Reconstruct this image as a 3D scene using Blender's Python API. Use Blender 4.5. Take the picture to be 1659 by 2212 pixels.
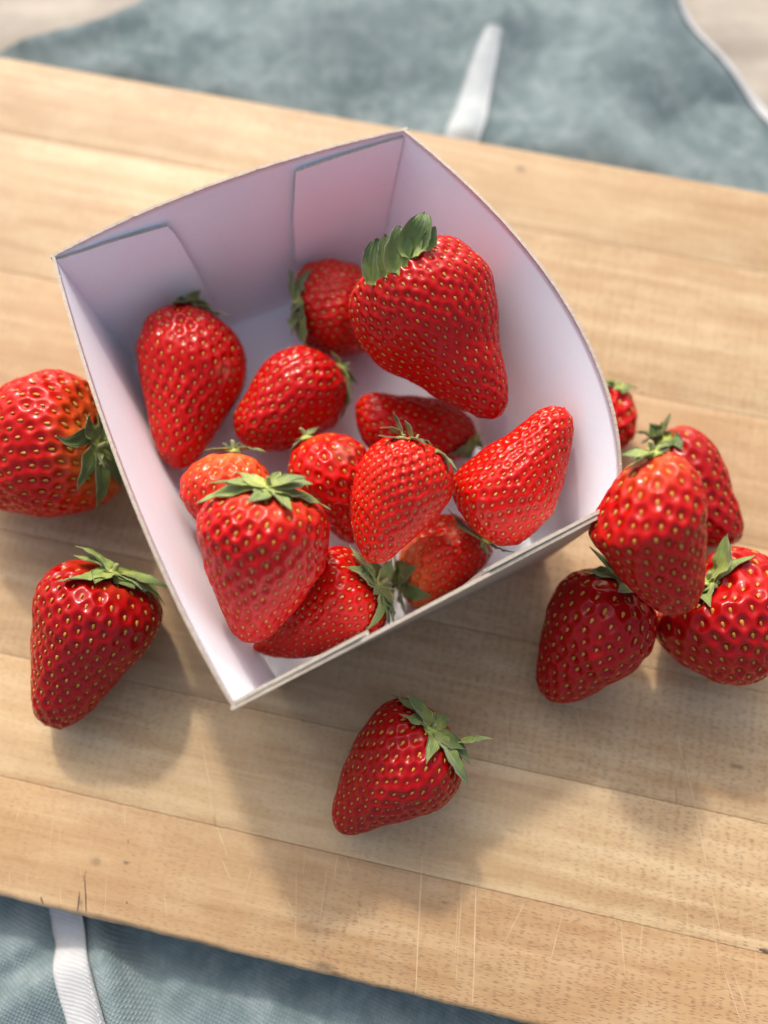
import bpy, math, random
import numpy as np
from mathutils import Vector
from mathutils.bvhtree import BVHTree

for o in list(bpy.data.objects):
    bpy.data.objects.remove(o, do_unlink=True)
scene = bpy.context.scene

# ------------------------------------------------------------------ camera
PITCH = math.radians(74.5)            # looking steeply down
BOARD_TOP = 0.020                     # table top is z = 0
CAM = np.array([0.0, 0.0, BOARD_TOP + 0.245])
cam_data = bpy.data.cameras.new('camera')
cam = bpy.data.objects.new('camera', cam_data)
scene.collection.objects.link(cam)
scene.camera = cam
cam.location = CAM
cam.rotation_euler = (math.pi / 2 - PITCH, 0, 0)
cam_data.sensor_fit = 'VERTICAL'
cam_data.sensor_height = 36.0
cam_data.sensor_width = 27.0
cam_data.lens = 27.03
cam_data.clip_start = 0.005
cam_data.clip_end = 20
cam_data.dof.use_dof = True
cam_data.dof.focus_distance = 0.209
cam_data.dof.aperture_fstop = 3.7

# ------------------------------------------------------------------ light
SUN_EL, SHADOW_AZ = math.radians(40), math.radians(-77)
world = bpy.data.worlds.new('World')
scene.world = world
world.use_nodes = True
wn = world.node_tree
sky = wn.nodes.new('ShaderNodeTexSky')
sky.sky_type = 'NISHITA'
sky.sun_disc = False
sky.sun_elevation = SUN_EL
sky.sun_rotation = math.radians(-13)
sky.air_density = 1.0
sky.dust_density = 6.0
sky.ozone_density = 1.0
hazy = wn.nodes.new('ShaderNodeHueSaturation')      # thin cloud: a paler sky
hazy.inputs['Saturation'].default_value = 0.74
wn.links.new(sky.outputs[0], hazy.inputs['Color'])
wn.links.new(hazy.outputs[0], wn.nodes['Background'].inputs[0])
wn.nodes['Background'].inputs[1].default_value = 0.15
sun_data = bpy.data.lights.new('sun', 'SUN')
sun = bpy.data.objects.new('sun', sun_data)
scene.collection.objects.link(sun)
sun_data.energy = 1.5
sun_data.angle = math.radians(3.5)
sun_data.color = (1.0, 0.93, 0.82)
ray = Vector((math.cos(SHADOW_AZ) * math.cos(SUN_EL), math.sin(SHADOW_AZ) * math.cos(SUN_EL), -math.sin(SUN_EL)))
sun.rotation_euler = ray.to_track_quat('-Z', 'Y').to_euler()
sun.location = (-0.3, 1.2, 1.2)
scene.view_settings.view_transform = 'Standard'
scene.view_settings.look = 'None'
scene.view_settings.exposure = 0.59
scene.view_settings.gamma = 1.0
scene.view_settings.use_curve_mapping = False
# ------------------------------------------------------------------ measuring helpers
IMW, IMH, FOC = 1659.0, 2212.0, 1661.0
FW = np.array([0, math.cos(PITCH), -math.sin(PITCH)])
UP = np.array([0, math.sin(PITCH), math.cos(PITCH)])
RT = np.array([1.0, 0, 0])
def direction(px, py):
    return FW + RT * ((px - IMW / 2) / FOC) - UP * ((py - IMH / 2) / FOC)
def at_depth(px, py, lam):
    return CAM + direction(px, py) * lam
def at_height(px, py, z):
    d = direction(px, py)
    return CAM + d * ((z - CAM[2]) / d[2])
ZOOM = {0: (0, 0, 1.0), 3: (243, 567, .3418), 4: (607.5, 445.5, .415), 5: (364.5, 891, .4639),
        6: (1093.5, 769.5, .3662), 7: (0, 769.5, .3846), 8: (648, 1458, .2929)}
def zp(k, p):
    a, b, c = ZOOM[k]
    return (a + c * p[0], b + c * p[1])

# ------------------------------------------------------------------ punnet geometry (inner faces)
BOX_H = 0.055
BZ = BOARD_TOP + 0.0008                # inner floor
RZ = BOARD_TOP + BOX_H
RIM = [at_height(*p, RZ) for p in ((118, 553), (871, 282), (1334, 1090), (508, 1522))]   # L B R F
FLO = [at_height(*p, BZ) for p in ((287, 783), (811, 588), (1170, 1207), (602, 1472))]
RIM_MID = [at_height(476, 394, RZ + .004), at_height(1228, 668, RZ + .005),
           at_height(928, 1303, RZ + .001), at_height(286, 1068, RZ + .004)]

# ------------------------------------------------------------------ the strawberries
# zoom key, outline, axis base, axis tip, calyx hub (or None), sepals (tip x, tip y[, start x, start y]), sepal width, pale shoulder, seed spacing
B = {}
B[1] = dict(k=3, out=[(470,288),(400,292),(300,330),(205,410),(165,560),(175,700),(205,800),(225,950),(255,1100),(300,1220),(370,1290),(430,1308),(520,1265),(600,1150),(680,1020),(770,880),(825,740),(828,620),(795,500),(720,425),(620,350),(530,300)],
  base=(540,300), tip=(395,1300), hub=None, sep=[(555,175),(435,265),(640,300),(790,455),(500,235),(380,300),(700,390)], w=80, pale=.05, sp=70,
  scars=[(715,690,55)],
  label='strawberry standing tip down in the left corner of the white punnet')
B[2] = dict(k=3, out=[(1170,525),(1060,560),(950,640),(890,750),(820,870),(765,970),(765,1060),(800,1130),(870,1185),(960,1200),(1080,1190),(1180,1160),(1290,1085),(1400,1020),(1460,900),(1480,800),(1440,680),(1360,600),(1270,550)],
  base=(1430,680), tip=(800,1110), hub=None, sep=[(1535,775),(1480,640),(1375,560),(1500,880),(1440,990)], w=70, pale=.0, sp=66,
  label='rounded strawberry in the punnet between the corner berry and the dark red one')
B[3] = dict(k=4, out=[(230,285),(140,310),(95,350),(75,450),(70,560),(80,680),(140,740),(240,780),(320,790),(420,765),(500,700),(545,600),(540,500),(500,400),(450,340),(380,305),(300,285)],
  base=(75,520), tip=(548,540), hub=(95,500), sep=[(170,335),(140,575),(62,330),(66,660),(145,745),(110,420),(60,560)], w=55, pale=.12, sp=48,
  label='dark red strawberry on the punnet floor close to the flapped wall with leaves sideways')
B[4] = dict(k=4, out=[(860,188),(800,190),(740,205),(660,260),(590,330),(510,385),(440,395),(385,440),(350,520),(362,600),(400,690),(450,760),(530,830),(640,885),(740,935),(800,985),(880,1025),(960,1065),(1030,1100),(1090,1112),(1150,1085),(1180,1020),(1180,930),(1160,830),(1140,720),(1133,600),(1125,480),(1100,370),(1050,300),(980,240),(920,200)],
  base=(590,330), tip=(1115,1105), hub=(600,345), sep=[(500,165,490,412,140),(545,150,545,370,90),(634,102,580,350,135),(744,34,668,275,145),(808,112,745,236,150),(700,75,690,255,90)], w=75, pale=.10, sp=54, erect=1,
  label='largest strawberry in the punnet, leaning on the bowed wall with upright green leaves')
B[5] = dict(k=4, out=[(385,1040),(420,985),(490,965),(580,978),(700,985),(820,1000),(920,1040),(990,1110),(1022,1180),(1000,1240),(920,1320),(780,1375),(620,1370),(490,1310),(420,1220),(390,1120)],
  base=(1015,1190), tip=(390,1080), hub=(1005,1215), sep=[(848,1292,985,1215,75),(1040,1180),(930,1300),(1050,1260)], w=60, pale=.0, sp=50,
  label='strawberry lying on its side under the largest berry in the punnet')
B[6] = dict(k=5, out=[(300,183),(200,195),(120,240),(70,300),(60,380),(90,450),(150,520),(260,575),(370,560),(450,490),(485,400),(480,310),(450,250),(390,203)],
  base=(290,185), tip=(270,572), hub=None, sep=[(170,190),(330,145),(450,190),(250,140),(390,165)], w=60, pale=.9, sp=52,
  label='orange-red strawberry half hidden behind the big leafy berry in the punnet')
B[7] = dict(k=5, out=[(740,92),(640,120),(570,185),(548,270),(575,370),(640,460),(715,515),(790,590),(850,615),(915,580),(965,470),(975,340),(955,230),(910,150),(830,105)],
  base=(690,105), tip=(870,612), hub=None, sep=[(560,200),(590,130),(700,70),(640,90)], w=55, pale=.05, sp=56,
  scars=[(815,185,60)],
  label='strawberry with a bruised patch wedged between the leafy berry and the central one')
B[8] = dict(k=5, out=[(1070,112),(1000,120),(940,160),(890,230),(860,330),(850,430),(850,520),(865,600),(900,670),(940,700),(990,706),(1040,680),(1090,630),(1170,560),(1250,490),(1310,410),(1330,330),(1320,255),(1290,205),(1230,165),(1150,130)],
  base=(1170,135), tip=(945,704), hub=None, sep=[(1045,8,1085,100,40),(983,75,1100,115,34),(980,118,1110,130,34),(1100,40,1130,115,40),(1232,152,1130,125,40),(1300,290,1235,175,46),(1342,280,1250,185,40),(1180,165,1120,125,36)], w=40, pale=.0, sp=42,
  label='bright red strawberry on top in the punnet centre with thin curled leaves')
B[9] = dict(k=0, out=[(1190,875),(1160,885),(1110,925),(1050,960),(1005,995),(975,1030),(975,1065),(990,1100),(1015,1135),(1050,1165),(1080,1180),(1120,1178),(1160,1150),(1195,1110),(1212,1060),(1226,1000),(1238,940),(1238,905),(1220,880)],
  base=(1040,1140), tip=(1217,885), hub=None, sep=[(1035,1185),(1056,1205),(1112,1192),(985,1130),(968,1100)], w=22, pale=.0, sp=21,
  label='strawberry pointing its tip up at the bowed punnet wall')
B[10] = dict(k=5, out=[(128,480),(140,560),(165,680),(200,790),(240,880),(270,960),(300,1020),(350,1060),(400,1066),(460,1040),(530,980),(600,890),(660,800),(710,720),(735,620),(738,520),(720,440),(650,385),(540,330),(420,315),(300,340),(190,400)],
  base=(440,318), tip=(375,1066), hub=(462,350), sep=[(180,320),(132,432),(365,430),(572,500),(722,468),(655,432),(668,345),(640,302),(300,290),(520,275),(470,420)], w=62, pale=.22, sp=62,
  label='big strawberry with a wide open green leaf crown at the punnet front')
B[11] = dict(k=5, out=[(770,615),(720,650),(690,720),(640,790),(560,910),(480,1010),(400,1060),(388,1090),(430,1122),(520,1140),(620,1140),(740,1115),(850,1080),(930,1045),(1000,1000),(1015,930),(1005,850),(965,760),(900,690),(850,640)],
  base=(965,785), tip=(395,1100), hub=(972,800), sep=[(838,618),(822,735),(870,782),(945,862),(912,1012),(1025,1000),(1050,950),(1030,690),(900,690),(1060,830),(1000,900),(1042,1010)], w=70, pale=.05, sp=44,
  label='strawberry lying at the punnet front, its leaf crown pressed against a second one')
B[12] = dict(k=5, out=[(1230,480),(1330,468),(1420,530),(1480,590),(1512,650),(1470,710),(1400,775),(1300,850),(1190,920),(1140,910),(1090,860),(1070,760),(1070,680),(1090,620),(1150,550)],
  base=(1068,760), tip=(1505,610), hub=(1078,765), sep=[(1160,718),(1212,850),(1098,945),(1085,645),(1000,670),(1030,860),(1040,930),(1020,760)], w=70, pale=.85, sp=44,
  scars=[(1130,640,52),(1330,560,45)],
  label='orange shouldered strawberry at the punnet front with a pale scar')
B[13] = dict(k=7, out=[(0,260),(60,210),(150,140),(250,100),(330,90),(410,108),(490,150),(550,260),(600,400),(635,560),(645,680),(640,745),(600,810),(500,862),(400,890),(310,900),(200,890),(100,872),(0,850),(-100,800),(-190,700),(-225,590),(-210,470),(-130,360)],
  base=(625,500), tip=(-222,560), hub=(540,510), sep=[(495,165),(308,445),(435,727),(515,818),(655,740),(600,330),(690,600),(470,330)], w=75, pale=.32, sp=74,
  label='strawberry lying on the board against the outside of the punnet with leaves toward it')
B[14] = dict(k=7, out=[(410,1143),(300,1190),(235,1270),(215,1400),(200,1560),(190,1750),(188,1900),(202,1990),(260,2060),(340,2092),(420,2062),(520,1990),(600,1900),(700,1780),(800,1680),(875,1590),(915,1470),(895,1390),(840,1310),(720,1225),(560,1165)],
  base=(590,1170), tip=(320,2090), hub=(635,1225), sep=[(418,1115),(340,1282),(535,1315),(725,1338),(855,1338),(972,1322),(425,1055),(560,1135),(925,1405),(760,1260)], w=85, pale=.05, sp=72,
  label='strawberry with broad pale green leaves alone on the board, tip away from the punnet')
B[15] = dict(k=8, out=[(690,188),(600,230),(520,310),(440,420),(380,540),(320,680),(280,830),(250,930),(238,1030),(258,1100),(320,1160),(380,1172),(460,1150),(580,1105),(700,1060),(850,1020),(1000,970),(1110,900),(1170,810),(1192,700),(1185,600),(1150,500),(1080,400),(1000,320),(900,240),(800,195)],
  base=(1020,365), tip=(285,1140), hub=(965,400), sep=[(652,200),(712,325),(915,655),(1145,738),(1250,818),(1258,655),(778,145),(1085,385),(1412,482,1120,500,90),(1000,270),(1200,560)], w=92, pale=.04, sp=84,
  label='single strawberry lying by itself on the board beyond the open front of the punnet')
B[16] = dict(k=6, out=[(950,563),(870,573),(790,610),(700,670),(620,770),(540,920),(490,1040),(540,1105),(600,1190),(650,1270),(720,1350),(800,1430),(880,1490),(970,1512),(1060,1500),(1120,1450),(1150,1350),(1160,1200),(1168,1000),(1165,850),(1150,740),(1100,660),(1040,600)],
  base=(790,590), tip=(1010,1510), hub=(780,610), sep=[(690,665),(945,515),(800,632),(690,600),(850,505),(960,560)], w=85, pale=.25, sp=86,
  label='strawberry resting on top of the pile beside the punnet corner')
B[17] = dict(k=6, out=[(1020,406),(950,435),(890,500),(860,600),(860,720),(890,850),(960,980),(1060,1080),(1160,1130),(1260,1130),(1310,1118),(1350,1105),(1382,1065),(1385,990),(1350,880),(1300,770),(1270,660),(1220,550),(1160,470),(1090,420)],
  base=(940,460), tip=(1310,1115), hub=(920,500), sep=[(968,340),(775,445),(800,515),(1032,560),(850,400)], w=80, pale=.05, sp=78,
  label='dark strawberry at the back of the pile, half hidden by the top berry')
B[18] = dict(k=6, out=[(590,158),(650,170),(705,200),(742,260),(765,370),(755,470),(705,530),(630,555),(530,530),(460,450),(440,330),(470,220),(530,170)],
  base=(630,165), tip=(650,543), hub=(655,190), sep=[(778,185),(590,148),(672,225),(560,200)], w=60, pale=.2, sp=76,
  label='strawberry peeking out from behind the bowed side of the punnet')
B[19] = dict(k=6, out=[(480,1254),(400,1280),(320,1350),(270,1450),(240,1560),(210,1680),(190,1800),(180,1880),(200,1970),(260,2020),(330,2036),(420,2020),(520,1970),(640,1900),(760,1830),(840,1730),(882,1620),(872,1530),(830,1450),(760,1380),(680,1320),(590,1270)],
  base=(680,1310), tip=(255,2022), hub=(700,1345), sep=[(458,1288),(488,1150),(590,1150),(640,1415),(870,1475),(985,1520),(900,1552),(760,1300)], w=80, pale=.03, sp=80,
  label='glossy dark strawberry at the foot of the pile, tip turned toward the lone berry')
B[20] = dict(k=6, out=[(1340,1113),(1260,1130),(1190,1180),(1150,1290),(1080,1420),(960,1490),(895,1560),(892,1620),(915,1680),(970,1760),(1050,1840),(1150,1890),(1230,1940),(1340,1956),(1430,1945),(1500,1905),(1570,1840),(1640,1740),(1690,1600),(1700,1450),(1660,1320),(1590,1220),(1490,1150),(1410,1122)],
  base=(1190,1260), tip=(1400,1953), hub=(1205,1330), sep=[(1307,1070),(1445,1195),(1262,1280,1180,1330,110),(1255,1380,1190,1360,110),(1215,1495),(1100,1502),(1050,1512)], w=80, pale=.06, sp=92,
  label='broad strawberry in the pile showing a curled bright green leaf')

def profile(b, rows):
    """rows stations along the axis: image axis points, side offset and radius, all in pixels"""
    k = b['k']
    P = np.array([zp(k, p) for p in b['out']], float)
    a, t = np.array(zp(k, b['base'])), np.array(zp(k, b['tip']))
    ax = t - a; L = np.linalg.norm(ax); ax = ax / L; nn = np.array([-ax[1], ax[0]])
    u = (P - a) @ ax; v = (P - a) @ nn
    u0, u1 = u.min(), u.max()
    s = (1 - np.cos(np.pi * (np.arange(rows) + .5) / rows)) / 2
    us = u0 + (u1 - u0) * s
    lo = np.full(rows, np.inf); hi = np.full(rows, -np.inf)
    n = len(P)
    for i in range(n):
        ua, ub, va, vb = u[i], u[(i + 1) % n], v[i], v[(i + 1) % n]
        m = (us - ua) * (us - ub) <= 0
        if abs(ub - ua) < 1e-9: continue
        w = va + (vb - va) * (us - ua) / (ub - ua)
        lo = np.where(m, np.minimum(lo, w), lo); hi = np.where(m, np.maximum(hi, w), hi)
    mid, rad = (lo + hi) / 2, (hi - lo) / 2
    kw = max(3, rows // 14) | 1
    ker = np.hanning(kw + 2)[1:-1]; ker /= ker.sum()
    sm = lambda q, e: np.convolve(np.concatenate([2 * e[0] - q[:kw][::-1], q, 2 * e[1] - q[-kw:][::-1]]), ker, 'same')[kw:-kw]
    rad = sm(rad, (0, 0))
    mid = sm(mid, (mid[0], mid[-1]))
    return s, a + np.outer(us, ax), nn, mid, np.maximum(rad, 0.2)
LAM = {1: (0.2482, 0.2341), 2: (0.2463, 0.2386), 3: (0.2562, 0.255), 4: (0.2221, 0.2181), 5: (0.2518, 0.2414), 6: (0.2263, 0.2284), 7: (0.2295, 0.2356), 8: (0.2105, 0.2065), 9: (0.2197, 0.2117), 10: (0.1982, 0.2142), 11: (0.2187, 0.2313), 12: (0.2363, 0.2387), 13: (0.2336, 0.2424), 14: (0.2247, 0.2297), 15: (0.2151, 0.2227), 16: (0.1921, 0.2041), 17: (0.2458, 0.2426), 18: (0.257, 0.2507), 19: (0.2194, 0.2337), 20: (0.2278, 0.2214)}

# ------------------------------------------------------------------ object helpers
COL = scene.collection
def empty(name, loc, label, cat, group=None):
    o = bpy.data.objects.new(name, None)
    o.empty_display_size = 0.01
    COL.objects.link(o); o.location = loc
    o['label'] = label; o['category'] = cat
    if group: o['group'] = group
    return o
def mesh_obj(name, verts, faces, mats, parent=None, smooth=True, face_mat=None, origin=None, tris=None):
    """verts in world coordinates; the object's origin is its parent's, or `origin`"""
    V = np.asarray(verts, np.float64).reshape(-1, 3)
    org = np.array(origin if origin is not None else (0, 0, 0), float)
    if parent is not None:
        p = parent; org = np.zeros(3)
        while p is not None:
            org = org + np.array(p.location); p = p.parent
    me = bpy.data.meshes.new(name)
    F = faces
    if isinstance(F, np.ndarray):
        me.vertices.add(len(V)); me.vertices.foreach_set('co', (V - org).ravel())
        parts = [F] + ([tris] if tris is not None else [])
        idx = np.concatenate([p.ravel() for p in parts]).astype(np.int32)
        tot = np.concatenate([np.full(len(p), p.shape[1]) for p in parts]).astype(np.int32)
        me.loops.add(len(idx)); me.loops.foreach_set('vertex_index', idx)
        me.polygons.add(len(tot))
        me.polygons.foreach_set('loop_start', np.concatenate([[0], np.cumsum(tot)[:-1]]).astype(np.int32))
        me.polygons.foreach_set('loop_total', tot)
        me.update(calc_edges=True)
    else:
        me.from_pydata((V - org).tolist(), [], F)
    me.validate()
    for m in (mats if isinstance(mats, (list, tuple)) else [mats]):
        me.materials.append(m)
    n = len(me.polygons)
    me.polygons.foreach_set('use_smooth', np.full(n, smooth))
    if face_mat is not None:
        me.polygons.foreach_set('material_index', np.asarray(face_mat, np.int32))
    me.update()
    o = bpy.data.objects.new(name, me)
    COL.objects.link(o)
    if parent is not None: o.parent = parent
    else: o.location = org
    return o
def grid_faces(nu, nv, wrap=False, off=0, flip=False):
    i, j = np.meshgrid(np.arange(nu - 1), np.arange(nv if wrap else nv - 1), indexing='ij')
    j2 = (j + 1) % nv
    q = np.stack([i * nv + j, (i + 1) * nv + j, (i + 1) * nv + j2, i * nv + j2], -1).reshape(-1, 4) + off
    return q[:, ::-1] if flip else q
def slab(grid, offset):
    """a closed sheet: grid (nu,nv,3) inner face plus the face moved by offset (nu,nv,3)"""
    nu, nv = grid.shape[:2]
    V = np.concatenate([grid.reshape(-1, 3), (grid + offset).reshape(-1, 3)])
    n = nu * nv
    F = [grid_faces(nu, nv), grid_faces(nu, nv, off=n, flip=True)]
    m = [np.zeros(len(F[0]), int), np.ones(len(F[1]), int)]
    rim = [i * nv for i in range(nu)] + [(nu - 1) * nv + j for j in range(1, nv)] + \
          [i * nv + nv - 1 for i in range(nu - 2, -1, -1)] + [j for j in range(nv - 2, 0, -1)]
    rim = np.array(rim); r2 = np.roll(rim, -1)
    F.append(np.stack([rim, rim + n, r2 + n, r2], 1)[:, ::-1]); m.append(np.full(len(rim), 2))
    return V, np.concatenate(F), np.concatenate(m)

# ------------------------------------------------------------------ material helpers
class Mat:
    def __init__(s, name):
        s.m = bpy.data.materials.new(name); s.m.use_nodes = True
        s.t = s.m.node_tree; s.bsdf = s.t.nodes['Principled BSDF']
    def n(s, kind, **kw):
        nd = s.t.nodes.new('ShaderNode' + kind)
        for k, v in kw.items():
            if k in ('op',): nd.operation = v
            elif hasattr(nd, k): setattr(nd, k, v)
            else: nd.inputs[k.replace('_', ' ')].default_value = v
        return nd
    def link(s, a, b): s.t.links.new(a, b)
    def math(s, op, a, b=None, c=None, clamp=False):
        nd = s.n('Math', op=op, use_clamp=clamp)
        for i, x in enumerate((a, b, c)):
            if x is None: continue
            if hasattr(x, 'is_output'): s.link(x, nd.inputs[i])
            else: nd.inputs[i].default_value = x
        return nd.outputs[0]
    def mix(s, fac, a, b, mode='MIX'):
        nd = s.n('Mix', data_type='RGBA', blend_type=mode)
        for i, x in ((0, fac), (6, a), (7, b)):
            if hasattr(x, 'is_output'): s.link(x, nd.inputs[i])
            else: nd.inputs[i].default_value = x if i == 0 else (*x, 1)
        return nd.outputs[2]
    def mapped(s, vec, scale, rot=(0, 0, 0), loc=(0, 0, 0)):
        nd = s.n('Mapping'); s.link(vec, nd.inputs[0])
        nd.inputs['Scale'].default_value = scale; nd.inputs['Rotation'].default_value = rot; nd.inputs['Location'].default_value = loc
        return nd.outputs[0]
    def noise(s, vec, scale, detail=3, rough=.5):
        nd = s.n('TexNoise'); s.link(vec, nd.inputs['Vector'])
        nd.inputs['Scale'].default_value = scale; nd.inputs['Detail'].default_value = detail; nd.inputs['Roughness'].default_value = rough
        return nd.outputs['Fac']
    def ramp(s, fac, a, b, lo=0., hi=1.):
        nd = s.n('MapRange', clamp=True); s.link(fac, nd.inputs[0])
        nd.inputs[1].default_value = a; nd.inputs[2].default_value = b; nd.inputs[3].default_value = lo; nd.inputs[4].default_value = hi
        return nd.outputs[0]
    def bump(s, height, strength, dist):
        nd = s.n('Bump'); s.link(height, nd.inputs['Height'])
        nd.inputs['Strength'].default_value = strength; nd.inputs['Distance'].default_value = dist
        s.link(nd.outputs[0], s.bsdf.inputs['Normal'])
        return nd
    def color(s, c):
        if hasattr(c, 'is_output'): s.link(c, s.bsdf.inputs['Base Color'])
        else: s.bsdf.inputs['Base Color'].default_value = (*c, 1)
    def set(s, **kw):
        for k, v in kw.items():
            inp = s.bsdf.inputs[k.replace('_', ' ')]
            if hasattr(v, 'is_output'): s.link(v, inp)
            else: inp.default_value = v
def position(m): return m.n('NewGeometry').outputs['Position']

BOARD_ANG = math.radians(-12.1)       # the staves' direction in the plane of the table

def make_wood():
    m = Mat('beech wood')
    p0 = position(m)
    p = m.mapped(p0, (1, 1, 1), rot=(0, 0, -BOARD_ANG))
    rnd = m.n('ObjectInfo').outputs['Random']
    off = m.n('CombineXYZ'); m.link(m.math('MULTIPLY', rnd, 3.7), off.inputs[0]); m.link(m.math('MULTIPLY', rnd, 9.1), off.inputs[1])
    va = m.n('VectorMath', operation='ADD'); m.link(p, va.inputs[0]); m.link(off.outputs[0], va.inputs[1])
    q = va.outputs[0]
    broad = m.noise(m.mapped(q, (4, 38, 4)), 1.0, 3, .55)          # growth bands along the stave
    fine = m.noise(m.mapped(q, (28, 520, 28)), 1.0, 3, .6)         # fine fibre
    blotch = m.noise(q, 26, 3, .55)
    c = m.mix(m.ramp(broad, .3, .7), (.45, .285, .148), (.60, .42, .25))
    c = m.mix(m.ramp(fine, .35, .7, 0, .32), c, (.66, .48, .30))
    streak = m.noise(m.mapped(q, (7, 190, 7), loc=(3, 5, 0)), 1.0, 4, .65)     # pale and dark lines of the grain
    c = m.mix(m.ramp(streak, .52, .70, 0, .75), c, (.70, .53, .35))
    c = m.mix(m.ramp(streak, .48, .30, 0, .6), c, (.38, .22, .115))
    grit = m.noise(q, 900, 3, .7)
    c = m.mix(m.ramp(grit, .35, .7, 0, .22), c, (.34, .20, .11))
    c = m.mix(m.ramp(blotch, .40, .72, 0, .38), c, (.40, .24, .135))
    c = m.mix(m.ramp(m.noise(m.mapped(q, (1, 2.2, 1)), 48, 4, .62), .45, .70, 0, .35), c, (.68, .54, .37))
    c = m.mix(1.0, c, (.90, .92, .865), 'MULTIPLY')
    c = m.mix(1.0, c, m.n('ObjectInfo').outputs['Color'], 'MULTIPLY')
    # short dark pores of beech, in two sizes
    fleck = None
    for sx, sy, th, r in ((400, 2500, .25, .0), (260, 1700, .20, .37)):
        wob = m.n('VectorMath', operation='ADD'); m.link(m.mapped(q, (sx, sy, 1), loc=(r * 9, r * 5, 0)), wob.inputs[0]); wob.inputs[1].default_value = (0, 0, 0)
        vo = m.n('TexVoronoi', voronoi_dimensions='2D'); m.link(wob.outputs[0], vo.inputs['Vector'])
        vo.inputs['Scale'].default_value = 1; vo.inputs['Randomness'].default_value = 1
        sep = m.n('SeparateColor'); m.link(vo.outputs['Color'], sep.inputs[0])
        on = m.math('GREATER_THAN', sep.outputs[0], .58)
        d = m.ramp(vo.outputs['Distance'], th * .5, th * 1.3, 1, 0)
        f = m.math('MULTIPLY', d, on)
        fleck = f if fleck is None else m.math('MAXIMUM', fleck, f)
    patch = m.ramp(m.noise(q, 14, 2, .5), .36, .60, .3, 1.0)
    fl = m.math('MULTIPLY', fleck, patch)
    c = m.mix(m.math('MULTIPLY', fl, .62), c, (.20, .095, .045))
    # dark smudges left by use, at fixed places on the board
    sx_ = m.n('SeparateXYZ'); m.link(p0, sx_.inputs[0])
    stain = None
    nz = m.noise(p0, 160, 4, .7)
    for (px, py, rx, ry, st) in ((700, 2088, 30, 9, .8), (725, 2102, 16, 6, .8), (207, 1862, 12, 9, .5), (272, 1864, 7, 3.5, .9), (255, 1990, 60, 5, .45), (420, 2035, 70, 5, .5), (1125, 365, 10, 8, .8), (1130, 505, 30, 14, .2), (175, 263, 12, 8, .0), (1590, 1655, 17, 5, .8), (1655, 2054, 9, 5, 1.0), (1110, 1795, 20, 4, .3), (960, 1950, 6, 3, .7), (560, 1870, 18, 10, .2), (175, 1950, 6, 9, .6)):
        if st == 0: continue
        w = at_height(px, py, BOARD_TOP); k = (BOARD_TOP - CAM[2]) / direction(px, py)[2] / FOC
        dx = m.math('MULTIPLY', m.math('SUBTRACT', sx_.outputs[0], float(w[0])), 1 / (rx * k))
        dy = m.math('MULTIPLY', m.math('SUBTRACT', m.math('ADD', sx_.outputs[1], m.math('MULTIPLY', m.math('SUBTRACT', sx_.outputs[0], float(w[0])), .214)), float(w[1])), 1 / (ry * k * 1.05))
        d = m.math('SQRT', m.math('ADD', m.math('MULTIPLY', dx, dx), m.math('MULTIPLY', dy, dy)))
        d = m.math('ADD', d, m.math('MULTIPLY', m.math('SUBTRACT', nz, .5), 2.2))
        f = m.ramp(d, .35, 1.35, st, 0)
        stain = f if stain is None else m.math('MAXIMUM', stain, f)
    c = m.mix(m.math('MULTIPLY', stain, .8), c, (.11, .075, .05))
    m.color(c)
    m.set(Roughness=m.ramp(fine, .3, .7, .46, .60))
    m.bsdf.inputs['Specular IOR Level'].default_value = .42
    h = m.math('SUBTRACT', m.math('MULTIPLY', fine, .4), fl)
    m.bump(h, .35, .0003)
    return m.m

def make_flesh():
    m = Mat('strawberry flesh')
    at = m.n('Attribute'); at.attribute_name = 'pale'
    pit = m.n('Attribute'); pit.attribute_name = 'pit'
    rnd = m.n('ObjectInfo').outputs['Random']
    pos = position(m)
    blot = m.noise(pos, 55, 3, .6)
    c = m.mix(rnd, (.51, .004, .0035), (.62, .010, .0045))
    c = m.mix(m.ramp(blot, .4, .8, 0, .5), c, (.44, .003, .006))
    pf = m.math('MULTIPLY', at.outputs['Fac'], m.ramp(m.noise(pos, 190, 3, .6), .25, .7, .55, 1.15), clamp=True)
    c = m.mix(pf, c, (.78, .105, .022))
    c = m.mix(m.math('MULTIPLY', m.math('MULTIPLY', pf, pf), .35), c, (.85, .30, .12))
    c = m.mix(m.math('MULTIPLY', m.math('MULTIPLY', pit.outputs['Fac'], .55), m.math('SUBTRACT', 1.0, pf)), c, (.38, .003, .004))  # seed pits painted darker, as hollows that miss the sky sheen
    c = m.mix(1.0, c, m.n('ObjectInfo').outputs['Color'], 'MULTIPLY')
    scar = m.n('Attribute'); scar.attribute_name = 'scar'
    sc = m.math('MULTIPLY', scar.outputs['Fac'], m.ramp(m.noise(pos, 420, 4, .7), .35, .62), clamp=True)
    c = m.mix(m.math('MULTIPLY', sc, .75), c, (.50, .17, .11))
    m.color(c)
    dull = m.ramp(m.noise(pos, 85, 3, .6), .58, .74, 0, .22)
    m.set(Roughness=m.math('ADD', m.math('ADD', .20, dull), m.math('MULTIPLY', sc, .3)))
    m.set(Subsurface_Weight=.12)
    m.bsdf.inputs['Subsurface Radius'].default_value = (1.0, .12, .06)
    m.bsdf.inputs['Subsurface Scale'].default_value = .0022
    m.bsdf.inputs['Specular IOR Level'].default_value = .25
    m.bump(m.noise(pos, 1500, 2, .5), .10, .0002)
    return m.m

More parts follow.
